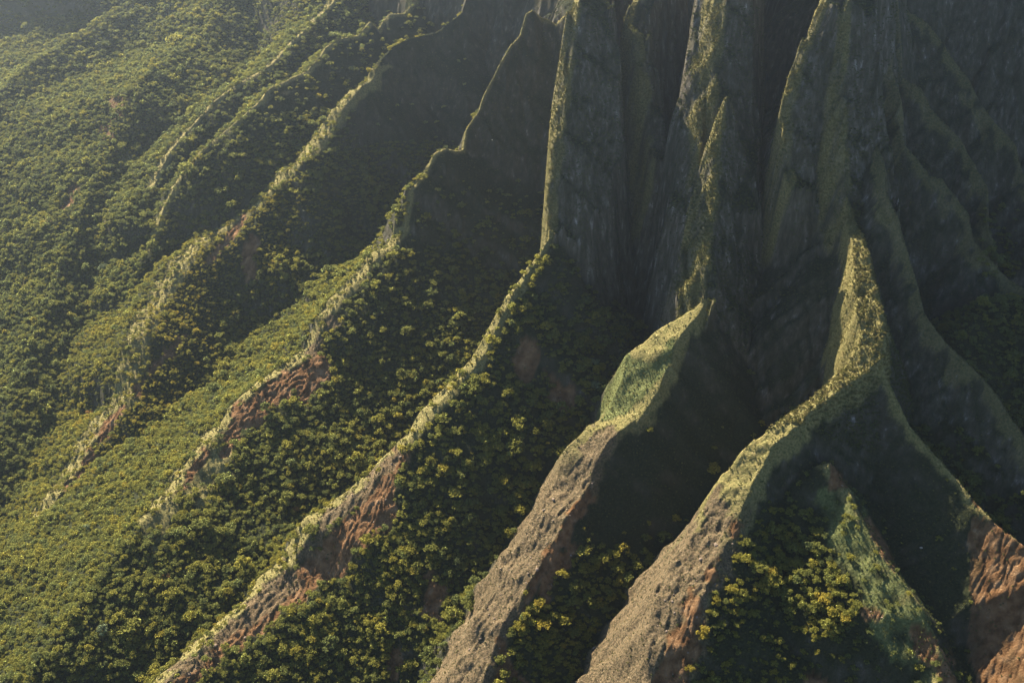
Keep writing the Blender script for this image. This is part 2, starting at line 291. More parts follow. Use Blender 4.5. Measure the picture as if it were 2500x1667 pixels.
pale = mx(crest(GR, 36, 4) * np.clip((PV - 960 + 60 * NZ2) / 150, 0, 1), crest(SP, 52, 4) * np.clip((PV - 1140 + 90 * NZ2) / 190, 0, 1), poly(GR, [(1360, 985), (1320, 1060), (1260, 1170), (1180, 1290), (1110, 1440), (1050, 1580), (1140, 1580), (1160, 1440), (1240, 1310), (1330, 1150), (1390, 1040), (1440, 985)], 26, 30),
          poly(SP, [(1640, 1130), (1540, 1230), (1460, 1330), (1400, 1450), (1320, 1590), (1600, 1590), (1620, 1400), (1680, 1250), (1700, 1190)], 60, 60),
          poly(RE, [(915, 1030), (830, 1110), (752, 1180), (690, 1262), (660, 1315), (700, 1290), (770, 1210), (850, 1130), (930, 1045)], 14, 16),
          poly(RE, [(660, 1290), (560, 1400), (450, 1490), (370, 1568), (400, 1568), (520, 1465), (600, 1420), (690, 1340)], 12, 20),
          poly(TH, [(760, 720), (720, 790), (680, 835), (720, 815), (790, 730)], 12, 16))
soil = np.maximum(soil, np.where(np.isin(ID, RI) & (SS > .4) & (PV > 1190) & (PU > 2225 + 30 * NZ2), np.clip(.55 + 1.2 * NZ2, 0, 1), 0))
rt = np.isin(ID, RE + TH)
soil, pale = np.where(rt, soil * (1 - .85 * pale), soil), np.where(rt, pale, pale * (1 - soil))
fern = mx(poly(GR, [(1425, 800), (1395, 870), (1370, 960), (1400, 965), (1470, 920), (1530, 850), (1545, 790), (1480, 830)], 16, 22),
          poly(HI, [(1900, 1110), (1890, 1200), (1930, 1300), (1980, 1350), (2020, 1480), (2100, 1568), (2190, 1568), (2140, 1440), (2060, 1310), (1990, 1200), (1950, 1120)], 20, 30) * fern_gap)
grass = mx(crest(SH, 16, 5, v0=150), crest(TH, 9, 3, v0=520, v1=1170), crest(TH, 2.5, 1.2, v1=520, amp=1), crest(RE, 12, 3, v0=600), crest(RE, 3, 1.5, v1=600, amp=1), crest(GR, 32, 4, v1=1250),
           crest(SP, 34, 5), crest(HI, 6, 3), crest(ST, 6, 3), crest(ids('hillside_ridge'), 8, 3), crest(TW, 14, 1.5), crest(RI, 3, 2), np.where(A0(ids('far_slope')), np.clip(.55 + .9 * NZ2, 0, 1), 0), .5 * crest(ids('dark_ridge'), 5, 2, amp=9),
           poly(TH, [(480, 1000), (430, 1080), (330, 1190), (340, 1230), (430, 1160), (520, 1080), (540, 1020)], 50, 60),
           np.where(np.isin(ID, HL), np.clip(NZ2 * 2.2 - .75, 0, 1), 0) * .8)
grass = np.where(A0(TW), grass * np.clip(.75 + 1.5 * NZ1, 0, 1), grass)
grass = grass * (1 - pale) * (1 - soil) * (1 - fern)
rock = np.clip((SLOPE - 1.1) / .7, 0, 1) * np.clip(.95 + 1.0 * NZ1, 0, 1)
rock = np.maximum(rock, poly(SP + ids('right_ridge', 'dark_ridge') + HI, [(1960, 850), (1955, 960), (1985, 1030), (2040, 1020), (2060, 900), (2025, 830)], 16, 20))
RG = 1 - np.abs(perlin((xs * .75 - ys * .66) / 3.2 + NZ1 * 1.2, (xs * .66 + ys * .75) / 14, 77)) * 2
Z = Z - soil * (1.5 * np.clip(RG, 0, 1) ** 4 + .5 * (NZ1 + .3)) + (soil + pale) * .6 * fbm(xs / 1.9, ys / 1.9, 2, 78) + pale * .9 * fbm(xs / 6, ys / 6, 3, 81) - pale * .9 * np.clip(1 - 3 * np.abs(perlin((xs * .87 - ys * .5) / 4.2 + .7 * NZ1, (xs * .5 + ys * .87) / 24, 79)), 0, 1)
Z2 = Z.reshape(NR, NC)
gx = np.gradient(Z2, axis=1) / np.gradient(X, axis=1); gy = np.gradient(Z2, axis=0) / np.gradient(Y, axis=0)
NRM = np.stack([-gx, -gy, np.ones_like(gx)], -1); NRM /= np.linalg.norm(NRM, axis=-1, keepdims=True)
spire = np.where(np.isin(ID, TW), 1.0, np.where(np.isin(ID, ids('dark_ridge', 'back_wall', 'notch_ridge')), .45, 0.0))
# woodland density, crown width in metres, hue
dens = np.zeros(len(xs), np.float32); size = np.full(len(xs), 4.6, np.float32); tint = np.full(len(xs), .5, np.float32)
def setd(m, d, s_=None, t_=None):
    dens[m] = np.broadcast_to(d, dens.shape)[m]
    if s_ is not None: size[m] = s_
    if t_ is not None: tint[m] = t_
A = lambda l: np.isin(ID, l)
near = SS < .5
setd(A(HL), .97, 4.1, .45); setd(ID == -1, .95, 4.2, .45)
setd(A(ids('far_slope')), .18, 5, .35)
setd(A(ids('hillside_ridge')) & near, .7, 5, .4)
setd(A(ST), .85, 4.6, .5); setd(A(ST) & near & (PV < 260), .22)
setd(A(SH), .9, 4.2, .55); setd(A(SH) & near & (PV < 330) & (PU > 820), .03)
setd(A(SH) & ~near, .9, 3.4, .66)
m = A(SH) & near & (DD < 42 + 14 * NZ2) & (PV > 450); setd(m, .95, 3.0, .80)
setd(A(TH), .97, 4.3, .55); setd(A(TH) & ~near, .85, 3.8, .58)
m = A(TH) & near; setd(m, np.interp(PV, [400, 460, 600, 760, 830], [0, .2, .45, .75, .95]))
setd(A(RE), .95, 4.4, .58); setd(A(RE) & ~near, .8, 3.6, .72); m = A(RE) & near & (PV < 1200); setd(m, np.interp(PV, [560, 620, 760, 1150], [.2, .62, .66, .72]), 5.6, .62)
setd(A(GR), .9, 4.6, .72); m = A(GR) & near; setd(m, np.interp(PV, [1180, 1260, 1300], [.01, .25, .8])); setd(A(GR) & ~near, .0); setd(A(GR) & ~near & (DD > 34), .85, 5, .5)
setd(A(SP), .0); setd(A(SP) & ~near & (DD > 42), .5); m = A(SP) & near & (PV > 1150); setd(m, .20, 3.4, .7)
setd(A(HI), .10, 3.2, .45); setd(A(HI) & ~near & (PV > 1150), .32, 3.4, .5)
m = poly(SP + HI, [(1590, 1250), (1700, 1200), (1800, 1300), (1860, 1450), (1840, 1590), (1560, 1590)]) > .5; setd(m, .4, 3.6, .7)
clump = poly(SP + HI, [(1850, 1190), (1930, 1270), (1955, 1360), (1975, 1420), (1920, 1480), (1880, 1500), (1840, 1440), (1740, 1330), (1690, 1290), (1730, 1240), (1800, 1210)], 14, 26)
setd(clump > .5, .99, 4.7, .62)
setd(A(ids('dark_ridge')), 0); setd(A(ids('right_knoll')), .75, 4.6, .35); setd(A(RI), .01, 3); setd(A(TW), 0, 3)
m = A(ids('dark_ridge')) & (PU > 2250) & (PV > 480) & (PV < 640); setd(m, .9, 5, .4)
bare = np.clip(mx(soil, pale, fern * .7, np.clip(grass * 1.0, 0, .8)), 0, 1)
bare = np.where(A(SH) | A(ST), np.minimum(bare, np.maximum(soil, .65 * grass)), bare)
dens = dens * (1 - bare) * np.clip(1.9 - SLOPE * .75, 0, 1) * np.clip(1.25 + .9 * np.minimum(NZ2, 0), 0, 1)
print('masks', round(time.time() - T0, 1))

# ------------------------------------------------------------------ materials
def new_mat(name, rough=.95):
    m = bpy.data.materials.new(name); m.use_nodes = True
    nt = m.node_tree; b = nt.nodes['Principled BSDF']
    b.inputs['Roughness'].default_value = rough; b.inputs['Specular IOR Level'].default_value = .15
    return m, nt, b
def N(nt, t, **kw):
    n = nt.nodes.new(t)
    for k, v in kw.items(): setattr(n, k, v)
    return n
def noise(nt, vec, scale, detail=4, rough=.55):
    n = N(nt, 'ShaderNodeTexNoise'); n.inputs['Scale'].default_value = scale; n.inputs['Detail'].default_value = detail; n.inputs['Roughness'].default_value = rough
    nt.links.new(vec, n.inputs['Vector']); return n.outputs[0]
def ramp(nt, fac, stops):
    r = N(nt, 'ShaderNodeValToRGB')
    while len(r.color_ramp.elements) < len(stops): r.color_ramp.elements.new(.5)
    for e, (p, c) in zip(r.color_ramp.elements, stops): e.position = p; e.color = (*c, 1)
    nt.links.new(fac, r.inputs[0]); return r.outputs[0]
def mixc(nt, fac, a, b):
    m = N(nt, 'ShaderNodeMix', data_type='RGBA')
    nt.links.new(fac, m.inputs[0]); nt.links.new(a, m.inputs[6]); nt.links.new(b, m.inputs[7]); return m.outputs[2]
def attr(nt, name, typ='GEOMETRY'):
    a = N(nt, 'ShaderNodeAttribute', attribute_name=name, attribute_type=typ); return a.outputs['Fac']
M_T, nt, b = new_mat('mountain_ground', 1.0)
b.inputs['Specular IOR Level'].default_value = .05
vec = N(nt, 'ShaderNodeNewGeometry').outputs['Position']
n_s, n_m, n_l = noise(nt, vec, .9, 6, .65), noise(nt, vec, .22, 5), noise(nt, vec, .05, 4)
n_f = noise(nt, vec, 2.4, 3, .7)
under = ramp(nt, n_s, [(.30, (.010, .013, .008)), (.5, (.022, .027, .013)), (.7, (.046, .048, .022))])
grs = ramp(nt, n_s, [(.30, (.05, .058, .020)), (.44, (.125, .118, .044)), (.6, (.21, .18, .075)), (.75, (.28, .225, .12))])
frn = ramp(nt, n_s, [(.3, (.045, .055, .018)), (.5, (.10, .115, .042)), (.7, (.17, .175, .075))])
sol = ramp(nt, n_m, [(.28, (.062, .033, .015)), (.45, (.120, .066, .031)), (.62, (.180, .110, .057)), (.75, (.26, .18, .11))])
pal = ramp(nt, n_s, [(.36, (.032, .030, .016)), (.46, (.085, .068, .040)), (.58, (.138, .104, .060)), (.75, (.215, .168, .11))])
mp = N(nt, 'ShaderNodeMapping'); mp.inputs['Scale'].default_value = (1, 1, .22); nt.links.new(vec, mp.inputs['Vector'])
n_v = noise(nt, mp.outputs[0], .35, 6, .62)
rck = ramp(nt, n_v, [(.28, (.026, .028, .018)), (.45, (.044, .043, .028)), (.58, (.062, .057, .042)), (.66, (.095, .088, .076)), (.74, (.24, .23, .22))])
dry = ramp(nt, n_v, [(.26, (.038, .038, .024)), (.42, (.066, .061, .041)), (.54, (.100, .090, .067)), (.63, (.15, .138, .118)), (.73, (.33, .315, .295))])
rck = mixc(nt, attr(nt, 'spire'), rck, dry)
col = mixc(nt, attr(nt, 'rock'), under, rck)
col = mixc(nt, attr(nt, 'grass'), col, grs)
col = mixc(nt, attr(nt, 'fern'), col, frn)
col = mixc(nt, attr(nt, 'pale'), col, pal)
col = mixc(nt, attr(nt, 'soil'), col, sol)
nt.links.new(col, b.inputs['Base Color'])
bp = N(nt, 'ShaderNodeBump'); bp.inputs['Strength'].default_value = .8; bp.inputs['Distance'].default_value = 1.6
nt.links.new(n_s, bp.inputs['Height'])
bp2 = N(nt, 'ShaderNodeBump'); bp2.inputs['Strength'].default_value = .5; bp2.inputs['Distance'].default_value = .7
nt.links.new(n_f, bp2.inputs['Height']); nt.links.new(bp.outputs[0], bp2.inputs['Normal']); nt.links.new(bp2.outputs[0], b.inputs['Normal'])

def leaf_mat(name, stops, trans=.3):
    m, nt, b = new_mat(name, .6)
    nt.nodes.remove(b); out = nt.nodes['Material Output']
    oi = N(nt, 'ShaderNodeObjectInfo')
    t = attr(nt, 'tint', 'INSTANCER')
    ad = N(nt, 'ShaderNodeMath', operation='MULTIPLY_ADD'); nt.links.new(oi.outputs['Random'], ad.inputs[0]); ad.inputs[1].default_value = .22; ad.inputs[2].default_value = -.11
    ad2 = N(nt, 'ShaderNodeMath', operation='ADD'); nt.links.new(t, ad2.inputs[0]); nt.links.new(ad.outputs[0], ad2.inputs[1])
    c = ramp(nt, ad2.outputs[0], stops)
    tc = N(nt, 'ShaderNodeTexCoord').outputs['Object']
    v = ramp(nt, noise(nt, tc, 7, 2), [(.3, (.55, .55, .55)), (.7, (1.35, 1.35, 1.35))])
    mm = N(nt, 'ShaderNodeMix', data_type='RGBA', blend_type='MULTIPLY'); mm.inputs[0].default_value = 1
    nt.links.new(c, mm.inputs[6]); nt.links.new(v, mm.inputs[7])
    d = N(nt, 'ShaderNodeBsdfDiffuse'); nt.links.new(mm.outputs[2], d.inputs[0])
    tr = N(nt, 'ShaderNodeBsdfTranslucent'); nt.links.new(mm.outputs[2], tr.inputs[0])
    mxs = N(nt, 'ShaderNodeMixShader'); mxs.inputs[0].default_value = trans
    nt.links.new(d.outputs[0], mxs.inputs[1]); nt.links.new(tr.outputs[0], mxs.inputs[2]); nt.links.new(mxs.outputs[0], out.inputs[0])
    return m
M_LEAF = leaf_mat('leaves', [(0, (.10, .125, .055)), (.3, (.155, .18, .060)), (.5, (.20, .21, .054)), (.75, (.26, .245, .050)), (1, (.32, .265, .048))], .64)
M_RUST = leaf_mat('russet_leaves', [(0, (.16, .10, .035)), (1, (.22, .13, .04))])
M_SILV = leaf_mat('pale_leaves', [(0, (.15, .19, .10)), (1, (.18, .21, .11))])
M_BUSH = leaf_mat('bush_leaves', [(0, (.045, .058, .020)), (.4, (.085, .095, .032)), (.7, (.145, .135, .045)), (1, (.20, .165, .07))], .2)
M_BARK, nt, b = new_mat('bark'); nt.links.new(ramp(nt, noise(nt, N(nt, 'ShaderNodeTexCoord').outputs['Object'], 9), [(.3, (.06, .045, .03)), (.7, (.14, .11, .08))]), b.inputs['Base Color'])
M_STONE, nt, b = new_mat('stone'); nt.links.new(ramp(nt, noise(nt, N(nt, 'ShaderNodeTexCoord').outputs['Object'], 3), [(.3, (.09, .07, .05)), (.7, (.22, .17, .13))]), b.inputs['Base Color'])
M_BIRD, nt, b = new_mat('white_feathers'); b.inputs['Base Color'].default_value = (.8, .8, .78, 1)

# ------------------------------------------------------------------ terrain, split along its valleys into the ridges one sees
def mesh_from(name, co, quads):
    me = bpy.data.meshes.new(name)
    k = quads.shape[1]
    me.vertices.add(len(co)); me.vertices.foreach_set('co', co.astype(np.float32).ravel())
    me.loops.add(quads.size); me.loops.foreach_set('vertex_index', quads.astype(np.int32).ravel())
    me.polygons.add(len(quads)); me.polygons.foreach_set('loop_start', np.arange(0, quads.size, k, dtype=np.int32))
    me.update(calc_edges=True)
    return me
CO = np.stack([xs, ys, Z], -1)
ii = np.arange(NR * NC).reshape(NR, NC)
quads = np.stack([ii[:-1, :-1], ii[:-1, 1:], ii[1:, 1:], ii[1:, :-1]], -1).reshape(-1, 4)
LAND = [  # name, ridges, label
    ('far_hillside', ids('far_slope'), 'distant hazy hillside beyond the forested slope in the top left corner'),
    ('hillside', ids('hillside', 'hillside_ridge'), 'broad sunlit hillside covered in small trees, hazy towards its top'),
    ('mountain_ridge', ST, 'short stepped ridge with a thin grassy crest between the hazy hillside and the long shoulder'),
    ('mountain_ridge', SH, 'long broad-shouldered grassy ridge running down along the hillside to small red scars'),
    ('mountain_ridge', TH, 'thin winding knife-edge ridge with a dark flank and a red bare patch halfway down'),
    ('mountain_ridge', RE, 'ridge with a large orange bare scar and a pale sandy crest, woodland on its flank'),
    ('mountain_ridge', GR, 'ridge with a wide grey-brown gravel top below the middle rock spire'),
    ('mountain_ridge', SP, 'curving ridge with a broad tan top, knotted green summit and a red gully'),
    ('hill', HI, 'triangular green hill with a yellow-green tree clump and small red scars'),
    ('mountain_ridge', RI, 'dark ridge with bare red-brown earth in the lower right corner'),
    ('mountain_ridge', ids('dark_ridge', 'right_knoll'), 'shaded fluted ridges stacked behind one another along the right edge'),
    ('rock_spire', [k for k in ids('rock_tower') if k == ids('rock_tower')[0]] , 'tall narrow spire with one thin sunlit strip, left of the other spires'),
    ('rock_spire', ids('rock_slab'), 'small pale grey slab leaning beside the thin-striped spire'),
    ('rock_spire', [ids('rock_tower')[1]], 'tall spire with a broad mottled sunlit band on its upper part'),
    ('rock_spire', [ids('rock_tower')[2]], 'pointed lower spire standing in front of the tall spire with the broad sunlit band'),
    ('rock_spire', ids('rock_tower')[3:], 'widest rounded spire with a sunlit left edge above the knotted green summit'),
    ('cliff', ids('back_wall', 'notch_ridge'), 'dark cliff wall with a sunlit notch behind the spires at the top'),
]
part_of = np.full(len(RIDGES) + 1, 1, int)
for j, (_, l, _) in enumerate(LAND):
    for k in l: part_of[k] = j
fid = part_of[ID[quads[:, 0]]]            # ID -1 reads the last entry: the valley floor goes with the hillside
for j, (nm, l, lab) in enumerate(LAND):
    f = quads[fid == j]
    if len(f) == 0: continue
    used, inv = np.unique(f, return_inverse=True)
    me = mesh_from(nm, CO[used], inv.reshape(-1, 4))
    me.shade_smooth()
    me.normals_split_custom_set_from_vertices(NRM.reshape(-1, 3)[used].astype(np.float32))
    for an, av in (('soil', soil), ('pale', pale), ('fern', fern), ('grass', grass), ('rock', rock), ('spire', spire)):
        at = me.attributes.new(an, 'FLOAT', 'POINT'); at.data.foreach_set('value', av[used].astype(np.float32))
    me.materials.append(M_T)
    o = bpy.data.objects.new(nm, me); o['kind'] = 'structure'; o['label'] = lab
    C.collection.objects.link(o)
print('terrain', round(time.time() - T0, 1))

# ------------------------------------------------------------------ plants
def ico(sub):
    t = (1 + 5 ** .5) / 2
    v = [(-1, t, 0), (1, t, 0), (-1, -t, 0), (1, -t, 0), (0, -1, t), (0, 1, t), (0, -1, -t), (0, 1, -t), (t, 0, -1), (t, 0, 1), (-t, 0, -1), (-t, 0, 1)]
    f = [(0, 11, 5), (0, 5, 1), (0, 1, 7), (0, 7, 10), (0, 10, 11), (1, 5, 9), (5, 11, 4), (11, 10, 2), (10, 7, 6), (7, 1, 8), (3, 9, 4), (3, 4, 2), (3, 2, 6), (3, 6, 8), (3, 8, 9), (4, 9, 5), (2, 4, 11), (6, 2, 10), (8, 6, 7), (9, 8, 1)]
    v = [np.array(p, float) / np.linalg.norm(p) for p in v]
    for _ in range(sub):
        g = []; c = {}
        def mid(a, b):
            k = (min(a, b), max(a, b))
            if k not in c: p = v[a] + v[b]; v.append(p / np.linalg.norm(p)); c[k] = len(v) - 1
            return c[k]
        for a, b_, d in f:
            x, y_, z_ = mid(a, b_), mid(b_, d), mid(d, a); g += [(a, x, z_), (b_, y_, x), (d, z_, y_), (x, y_, z_)]
        f = g
    return np.array(v), np.array(f)
IV, IF = ico(0); IV1, IF1 = ico(1)
def crown_mesh(seed, lobes=9, leaves=150, leaf=.10, flat=.62, spread=.40):
    """a crown one metre wide: uneven lobes of foliage inside a shell of separate leaf sprays"""
    r = np.random.default_rng(seed); V = []; F = []; nv = 0; cs = []
    for k in range(lobes):
        a = k * 2.4 + r.uniform(-.5, .5); d = spread * math.sqrt((k + .3) / lobes) * r.uniform(.7, 1.2)
        rad = r.uniform(.10, .20)
        c = np.array([math.cos(a) * d, math.sin(a) * d, .30 + flat * .38 * (1 - (d / .42) ** 2) + r.uniform(-.05, .07)])
        cs.append((c, rad))
        v = IV * rad * .64 * r.uniform(.7, 1.15, (len(IV), 1)) * [1, 1, .8] + c
        V.append(v); F += (IF + nv).tolist(); nv += len(v)
    for k in range(leaves):
        c, rad = cs[r.integers(lobes)]
        n = r.normal(size=3); n[2] = abs(n[2]) * .8 + .05; n /= np.linalg.norm(n)
        p = c + n * rad * r.uniform(.7, 1.22)
        t1 = np.cross(n + r.normal(size=3) * .7, r.normal(size=3)); t1 /= np.linalg.norm(t1) + 1e-9
        t2 = np.cross(n, t1) + .25 * r.normal(size=3); t2 /= np.linalg.norm(t2) + 1e-9
        s_ = leaf * r.uniform(.5, 1.15)
        V.append(np.array([p - t1 * s_, p + t2 * s_ * .55, p + t1 * s_, p - t2 * s_ * .55]))
        F += [(nv, nv + 1, nv + 2), (nv, nv + 2, nv + 3)]; nv += 4
    me = mesh_from('crown', np.concatenate(V), np.array(F)); return me
def trunk_mesh(seed):
    r = np.random.default_rng(seed + 100); V = []; F = []; nv = 0
    def tube(p0, p1, r0, r1):
        nonlocal nv
        p0, p1 = np.array(p0, float), np.array(p1, float); ax = p1 - p0; ax /= np.linalg.norm(ax)
        u = np.cross(ax, [0.3, 1, .1]); u /= np.linalg.norm(u); w = np.cross(ax, u)
        a = np.linspace(0, 2 * np.pi, 6, endpoint=False)
        ring = np.cos(a)[:, None] * u + np.sin(a)[:, None] * w
        V.append(p0 + ring * r0); V.append(p1 + ring * r1)
        for i in range(6):
            j = (i + 1) % 6; F.extend([(nv + i, nv + j, nv + 6 + j), (nv + i, nv + 6 + j, nv + 6 + i)])
        nv += 12
    top = (r.uniform(-.03, .03), r.uniform(-.03, .03), .26)
    tube((0, 0, -.25), top, .035, .024)
    for k in range(4):
        a = k * 1.57 + r.uniform(-.4, .4); tube(top, (math.cos(a) * .22, math.sin(a) * .22, .42 + r.uniform(0, .1)), .018, .006)
    return mesh_from('trunk', np.concatenate(V), np.array(F))
NV = 7
CROWNS = [crown_mesh(k, lobes=[8, 10, 12, 7, 11, 9, 13][k], leaves=[360, 400, 430, 340, 410, 370, 440][k], leaf=.07, flat=[.6, .8, .5, 1.0, .7, .45, .65][k]) for k in range(NV)]
TRUNKS = [trunk_mesh(k) for k in range(NV)]
for m in CROWNS: m.materials.append(M_LEAF)
for m in TRUNKS: m.materials.append(M_BARK)

def sample(x, y):
    """ground height and nearest grid vertex at points"""
    fi = np.interp(y, rows, np.arange(NR)); i0 = np.clip(fi.astype(int), 0, NR - 2); fy = fi - i0
    h = np.interp(y, rows, hw); fj = (x / h + 1) / 2 * (NC - 1); j0 = np.clip(fj.astype(int), 0, NC - 2); fx = np.clip(fj - j0, 0, 1)
    g = Z2
    z = (g[i0, j0] * (1 - fx) + g[i0, j0 + 1] * fx) * (1 - fy) + (g[i0 + 1, j0] * (1 - fx) + g[i0 + 1, j0 + 1] * fx) * fy
    return z, (i0 + (fy > .5)) * NC + j0 + (fx > .5)
def grid_pts(step, x0, x1, y0, y1):
    gx_, gy_ = np.meshgrid(np.arange(x0, x1, step), np.arange(y0, y1, step))
    gx_ = gx_ + (np.arange(gx_.shape[0]) % 2)[:, None] * step * .5
    return (gx_ + rng.uniform(-.46, .46, gx_.shape) * step).ravel(), (gy_ + rng.uniform(-.46, .46, gy_.shape) * step).ravel()
def in_frame(x, y, z, mu=260, mv=240):
    u, v = project(x, y, z); return (u > -mu) & (u < 2352 + mu) & (v > -mv) & (v < 1568 + mv)
# depth buffer of the bare ground, to know what can be seen
DEP = ys * FW[1] + (Z - CAM[2]) * FW[2]
bw, bh = 294, 196
buf = np.full((bh, bw), 1e9); bu = (PU / 8).astype(int); bv = (PV / 8).astype(int); ok = (bu >= 0) & (bu < bw) & (bv >= 0) & (bv < bh)
np.minimum.at(buf, (bv[ok], bu[ok]), DEP[ok])
def visible(x, y, z, tol=7):
    u, v = project(x, y, z); dep = y * FW[1] + (z - CAM[2]) * FW[2]
    a, b_ = (u / 8).astype(int), (v / 8).astype(int); k = (u > 8) & (u < 2344) & (v > 8) & (v < 1560)
    r = np.zeros(len(x), bool); r[k] = dep[k] < buf[b_[k], a[k]] + tol
    return r, dep

tx, ty = grid_pts(2.75, -640, 480, 225, 1450)
tz, ti = sample(tx, ty)
keep = (np.abs(tx) < np.interp(ty, rows, hw)) & in_frame(tx, ty, tz)
dn = dens[ti]
keep &= rng.random(len(tx)) < dn * (3.3 / size[ti]) ** 2 * 1.5
tx, ty, tz, ti = tx[keep], ty[keep], tz[keep], ti[keep]
# a lower storey of saplings and shrubs closing the canopy between the crowns
ux, uy = grid_pts(2.3, -640, 480, 225, 1100); uz, ui = sample(ux, uy)
kp = (np.abs(ux) < np.interp(uy, rows, hw)) & in_frame(ux, uy, uz) & (rng.random(len(ux)) < .62 * np.clip(dens[ui] * 1.35 - .25, 0, 1))
nu = int(kp.sum()); nt0 = len(tx)
tx, ty, tz, ti = np.concatenate([tx, ux[kp]]), np.concatenate([ty, uy[kp]]), np.concatenate([tz, uz[kp]]), np.concatenate([ti, ui[kp]])
tw = size[ti] * .9 * np.exp(rng.normal(0, .30, len(tx))) * (1 + .25 * NZ2[ti])
tw[nt0:] *= .58
big = rng.random(len(tx)) < .02; tw[big] *= 1.45
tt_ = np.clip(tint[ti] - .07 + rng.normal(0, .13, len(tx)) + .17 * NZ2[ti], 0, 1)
tv = rng.integers(0, NV, len(tx)); tr_ = rng.uniform(0, 6.28, len(tx)); th = rng.uniform(.65, 1.35, len(tx))
print('trees', len(tx), round(time.time() - T0, 1))
vis, dep = visible(tx, ty, tz + 2)
score = np.where(vis, tw / dep, 0)
order = np.argsort(-score)[:300]
def region(i):
    n = NAMES[ID[ti[i]]] if ID[ti[i]] >= 0 else 'hillside'
    u, v = project(tx[i], ty[i], tz[i])
    if clump[ti[i]] > .5: return 'tree in the dense yellow-green clump on the triangular hill', 'trees in the clump on the triangular hill'
    if n in ('spur_ridge', 'tree_hill', 'right_ridge'): return 'small tree standing apart on the scrubby slope beside the dense clump', 'scattered trees around the dense clump'
    if n == 'grey_ridge': return 'yellow-green tree in the hollow between the two broad bare ridge tops', 'trees in the hollow between the bare ridge tops'
    if n == 'red_ridge' and v < 1180: return 'rounded tree on the shadowy wooded flank above the orange scar', 'trees on the wooded flank above the orange scar'
    if n == 'red_ridge': return 'yellow-green tree on the bright wooded slope below the orange scar', 'trees on the slope below the orange scar'
    if n == 'thin_ridge': return 'tree in the thick woodland behind the pale sandy crest', 'trees behind the pale sandy crest'
    return 'tree in the dense forest of the sunlit hillside', 'trees of the sunlit hillside'
SRC = {}
def link_tree(i, label, group, name='tree', cmat=None):
    k = int(tv[i])
    e = bpy.data.objects.new(name, None); e.empty_display_size = .5
    e.location = (tx[i], ty[i], tz[i] - .15); e.rotation_euler = (0, 0, tr_[i]); e.scale = (tw[i], tw[i], tw[i] * th[i])
    e['label'] = label; e['category'] = 'tree'
    if group: e['group'] = group
    C.collection.objects.link(e)
    cm = CROWNS[k]
    if cmat is not None:
        cm = CROWNS[k].copy(); cm.materials.clear(); cm.materials.append(cmat)
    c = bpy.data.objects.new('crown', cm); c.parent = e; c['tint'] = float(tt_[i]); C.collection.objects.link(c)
    t = bpy.data.objects.new('trunk', TRUNKS[k]); t.parent = e; C.collection.objects.link(t)
    if cmat is None: SRC.setdefault(k, c)
    return e
single = set(order.tolist())
# a few that stand out by colour
SPECIAL = [(1081 * .9408, 1410 * .9408, 0)]
def nearest_tree(u, v):
    pu, pv = project(tx, ty, tz + 2); d = (pu - u) ** 2 + (pv - v) ** 2 + np.where(vis, 0, 1e6)
    return int(np.argmin(d))
special = {}
for (u, v, lab, m_, w_) in [(378, 1325, 'russet-brown round tree alone among green trees below the pale sandy crest', M_RUST, 6.8),
                            (680, 1172, 'small russet tree at the foot of the wooded slope beside the orange scar', M_RUST, 6.0),
                            (205, 950, 'russet-brown spreading tree beside the small red scars of the shoulder ridge', M_RUST, 8.5),
                            (236, 1440, 'pale silvery-green tree, largest crown near the lower left corner', M_SILV, 8.0),
                            (170, 1335, 'pale silvery-green tree in the dark forest left of the russet tree', M_SILV, 6.5),
                            (203, 1215, 'pale green tree in the forest below the end of the shoulder ridge', M_SILV, 6.5),
                            (240, 620, 'pale silver-green broad tree on the hillside facing the grassy shoulder', M_SILV, 10.0),
                            (1360, 835, 'tall pale tree at the upper end of the shaded gully beside the fern slope', M_SILV, 7.0),
                            (1365, 880, 'pale rounded tree in the gully just below the tall pale one', M_SILV, 7.5)]:
    i = nearest_tree(u, v); special[i] = 1; tw[i] = w_ * .85
    link_tree(i, lab, None, 'tree', m_)
single -= set(special)
for i in list(single):
    lab, grp = region(i)
    lab = lab.replace('yellow-green tree', 'tree').replace('rounded tree', 'tree').replace('small tree', 'tree')
    adj = ('broad ' if tw[i] > 5.0 else 'small ' if tw[i] < 3.7 else 'mid-sized ') + ('golden-green ' if tt_[i] > .62 else 'deep green ' if tt_[i] < .42 else 'fresh green ')
    link_tree(i, adj + lab, grp)
for k in range(NV):
    if k not in SRC: print('no source crown', k)
rest = np.array([i for i in range(len(tx)) if i not in single and i not in special])

